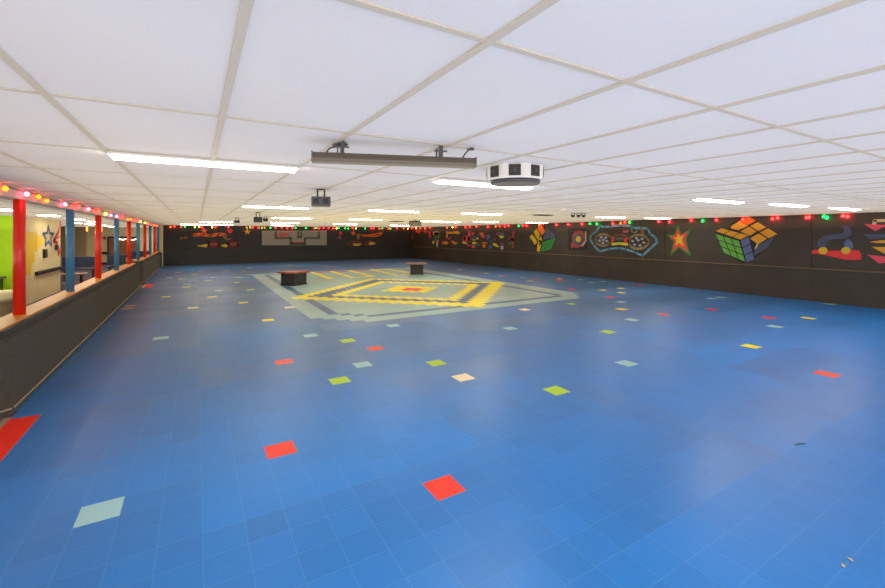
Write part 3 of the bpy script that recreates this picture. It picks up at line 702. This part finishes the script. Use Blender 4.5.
# grey panel
z = Z(255, 222, 9.83)
m = Mural('wall_panel', 'grey rectangular wall panel with dark line pattern in the middle of the back wall', W, 'wall panel')
m.poly('panel', z([(68, 85), (705, 85), (705, 228), (68, 228)]), 'm_beige')
m.line('line_pattern', z([(205, 95), (205, 158), (350, 158), (350, 215), (492, 215), (492, 158), (628, 158), (628, 95)]), .14, 'm_dkline', layer=1)
m.line('line_pattern', z([(425, 95), (425, 150), (455, 150), (455, 95)]), .12, 'm_dkline', layer=1)
m.polys('pink_smudge', [z([(230, 110), (330, 105), (335, 135), (240, 150)]), z([(355, 192), (488, 192), (488, 212), (355, 212)])], 'm_rose', 1)
# right rocket
z = Z(330, 222, 9.83)
m = Mural('rocket_mural', 'dull orange rocket outline and two darts painted on the right of the back wall', W)
m.poly('amber_tail', z([(262, 115), (300, 118), (298, 150), (275, 180), (262, 150)]), 'm_dull')
m.line('orange_outline', z([(300, 125), (370, 130), (440, 120), (525, 98), (480, 135), (400, 140), (320, 135)]), .09, 'm_orange', True)
m.polys('yellow_dart', [z([(220, 212), (310, 212), (290, 232), (240, 232)]), z([(375, 210), (400, 192), (455, 212), (400, 228)])], 'm_gold', 1)
m.line('maroon_ring', z(ell(245, 212, 70, 20, 16)), .08, 'm_maroon', True); m.line('maroon_ring', z(ell(390, 208, 50, 18, 16)), .08, 'm_maroon', True)
for cx, cy, mt, nm in ((105, 108, 'm_red', 'small red painted star right of the grey wall panel, upper'), (95, 150, 'm_maroon', 'dull maroon painted star right of the grey panel, lower'), (230, 110, 'm_orange', 'orange painted star left of the dull orange rocket')):
    mm = Mural('painted_star', nm, W); mm.poly('star', z(star(cx, cy, 26, 26)), mt)
m = Mural('chalk_mark', 'thin pale zigzag mark low on the back wall near the corner', W); m.line('mark', z([(615, 268), (660, 270), (615, 312), (640, 300)]), .06, 'm_beige')

# ------------------------------------------------------------------ strings of coloured bulbs
def bulb_mesh():
    prof = [(.012, .0), (.02, -.01), (.034, -.03), (.036, -.05), (.024, -.07), (.004, -.082)]
    return MB().lathe(prof, 10)
bm_ = bulb_mesh(); protos = {}
def bulb(parent, p, col, sc_=1.):
    if col not in protos:
        o = bm_.build('bulb', 'bulb_' + col, smooth=True); protos[col] = o
    else: o = protos[col].copy(); C.objects.link(o)
    o.parent = parent; o.location = Vector(p) - parent.location; o.rotation_euler = (R.uniform(-.5, .5), R.uniform(-.5, .5), 0); o.scale = (sc_,) * 3
def string(label, plane, items, z0, group='strings of coloured bulbs'):
    P = []
    for px, c in items:
        p = on_x(px, HOR, plane[1]) if plane[0] == 'x' else on_y(px, HOR, plane[1]); p.z = z0 + R.uniform(-.02, .02); P.append((p, c))
    t = thing('bulb_string', label, 'string lights', tuple(P[0][0]), 0, group)
    w = []
    for (a, _), (b, _) in zip(P, P[1:]):
        w += [a, (a + b) / 2 - Vector((0, 0, .02))]
    w.append(P[-1][0]); MB().tube(w, .006, 6).build('wire', 'black', t)
    for p, c in P: bulb(t, p, c)
left = [(2, 'o'), (24, 'p'), (36.5, 'o'), (46, 'o'), (63, 'p'), (76.5, 'r'), (88, 'p'), (97, 'r'), (105.5, 'y'), (110.5, 'p'), (116, 'b'), (119, 'r'), (122, 'r'), (127.5, 'o'), (130, 'o'), (134, 'r'),
        (137, 'r'), (140, 'y'), (144.8, 'y'), (148, 'o'), (151, 'r'), (154, 'o'), (157, 'o'), (160.5, 'y'), (164.5, 'p')]
t0 = None
P = []
for px, c in left:
    d = ray(px, HOR); Y = 1.75 / (-d.x / d.y) ; Y = (1.755 - .004 * 5) / (-d.x / d.y - .004); P.append((Vector((bx(Y) + .035, Y, 2.30 + R.uniform(-.015, .015))), c))
t = thing('bulb_string', 'string of glowing red and amber bulbs along the beam over the posts', 'string lights', tuple(P[0][0]), 0, 'strings of coloured bulbs')
MB().tube([p for p, _ in P], .006, 6).build('wire', 'black', t)
for p, c in P: bulb(t, p, c, .72)
bk = [(170 + a / 9.83, c) for a, c in zip([8, 40, 108, 145, 245, 282, 315, 412, 448, 572, 755, 785, 815, 873], 'orrgyyryrrogrr')]
bk += [(255 + a / 9.83, c) for a, c in zip([35, 68, 97, 155, 205, 263, 315, 370, 397, 500, 580, 605, 630, 678, 727, 770, 802], 'rgogrrrrggrgrrrry')]
bk += [(330 + a / 9.83, c) for a, c in zip([35, 65, 85, 145, 180, 225, 255, 345, 405, 430, 487, 515, 575, 595, 658, 725, 765], 'rygggrygrrrgrgroy')]
bk = [(a, c) for a, c in bk if a > 166]
string('string of red, green and yellow bulbs along the top of the back wall', ('y', YB - .05), bk, 2.29)
rt = [(412, 'r'), (416, 'y'), (420, 'r'), (425, 'o'), (430, 'r'), (447, 'o'), (452.5, 'y')]
rt += [(455 + a / 11.76, c) for a, c in zip([10, 122, 170, 250, 385, 478, 525, 580, 625, 745, 800, 840], 'rrrrrorrrgrr')]
rt += [(520 + a / 9.8, c) for a, c in zip([185, 205, 352, 475, 607, 680, 755], 'orrrrgg')]
rt += [(580 + a / 9.8, c) for a, c in zip([320, 400, 440, 487, 770, 870], 'rorgrr')]
rt += [(655 + a / 6.81, c) for a, c in zip([247, 327, 413, 600, 803, 830], 'rgrrrr')]
rt += [(785 + a / 6.92, c) for a, c in zip([145, 172, 270, 295, 402, 430], 'rrggrr')]
string('string of sparse red and green bulbs along the top of the right wall', ('x', XR - .05), rt, 2.3)

# ------------------------------------------------------------------ unseen area lights facing up, added to brighten both ceilings
def upl(name, x0, x1, y0, y1, z, watts, col):
    l = bpy.data.lights.new(name, 'AREA'); l.shape = 'RECTANGLE'; l.size = x1 - x0; l.size_y = y1 - y0; l.energy = watts; l.color = col
    o = bpy.data.objects.new(name, l); C.objects.link(o); o.location = ((x0 + x1) / 2, (y0 + y1) / 2, z); o.rotation_euler = (PI, 0, 0)
upl('ceiling_wash', -1.5, 14.2, -3, 28.6, 1.95, 980, (1, .80, .52))
upl('lobby_wash', -6, -2.1, 4, 31, 1.95, 190, (1, .9, .7))

# ------------------------------------------------------------------ world + view
w = bpy.data.worlds.new('world'); SC.world = w; w.use_nodes = True
bg = w.node_tree.nodes['Background']; bg.inputs[0].default_value = (1, .94, .86, 1); bg.inputs[1].default_value = 2.6
SC.view_settings.view_transform = 'Standard'; SC.view_settings.look = 'None'; SC.view_settings.gamma = 1; SC.view_settings.use_curve_mapping = False
SC.view_settings.exposure = 0.0
SC.cycles.max_bounces = 10; SC.cycles.diffuse_bounces = 6
SC.cycles.sample_clamp_indirect = 6
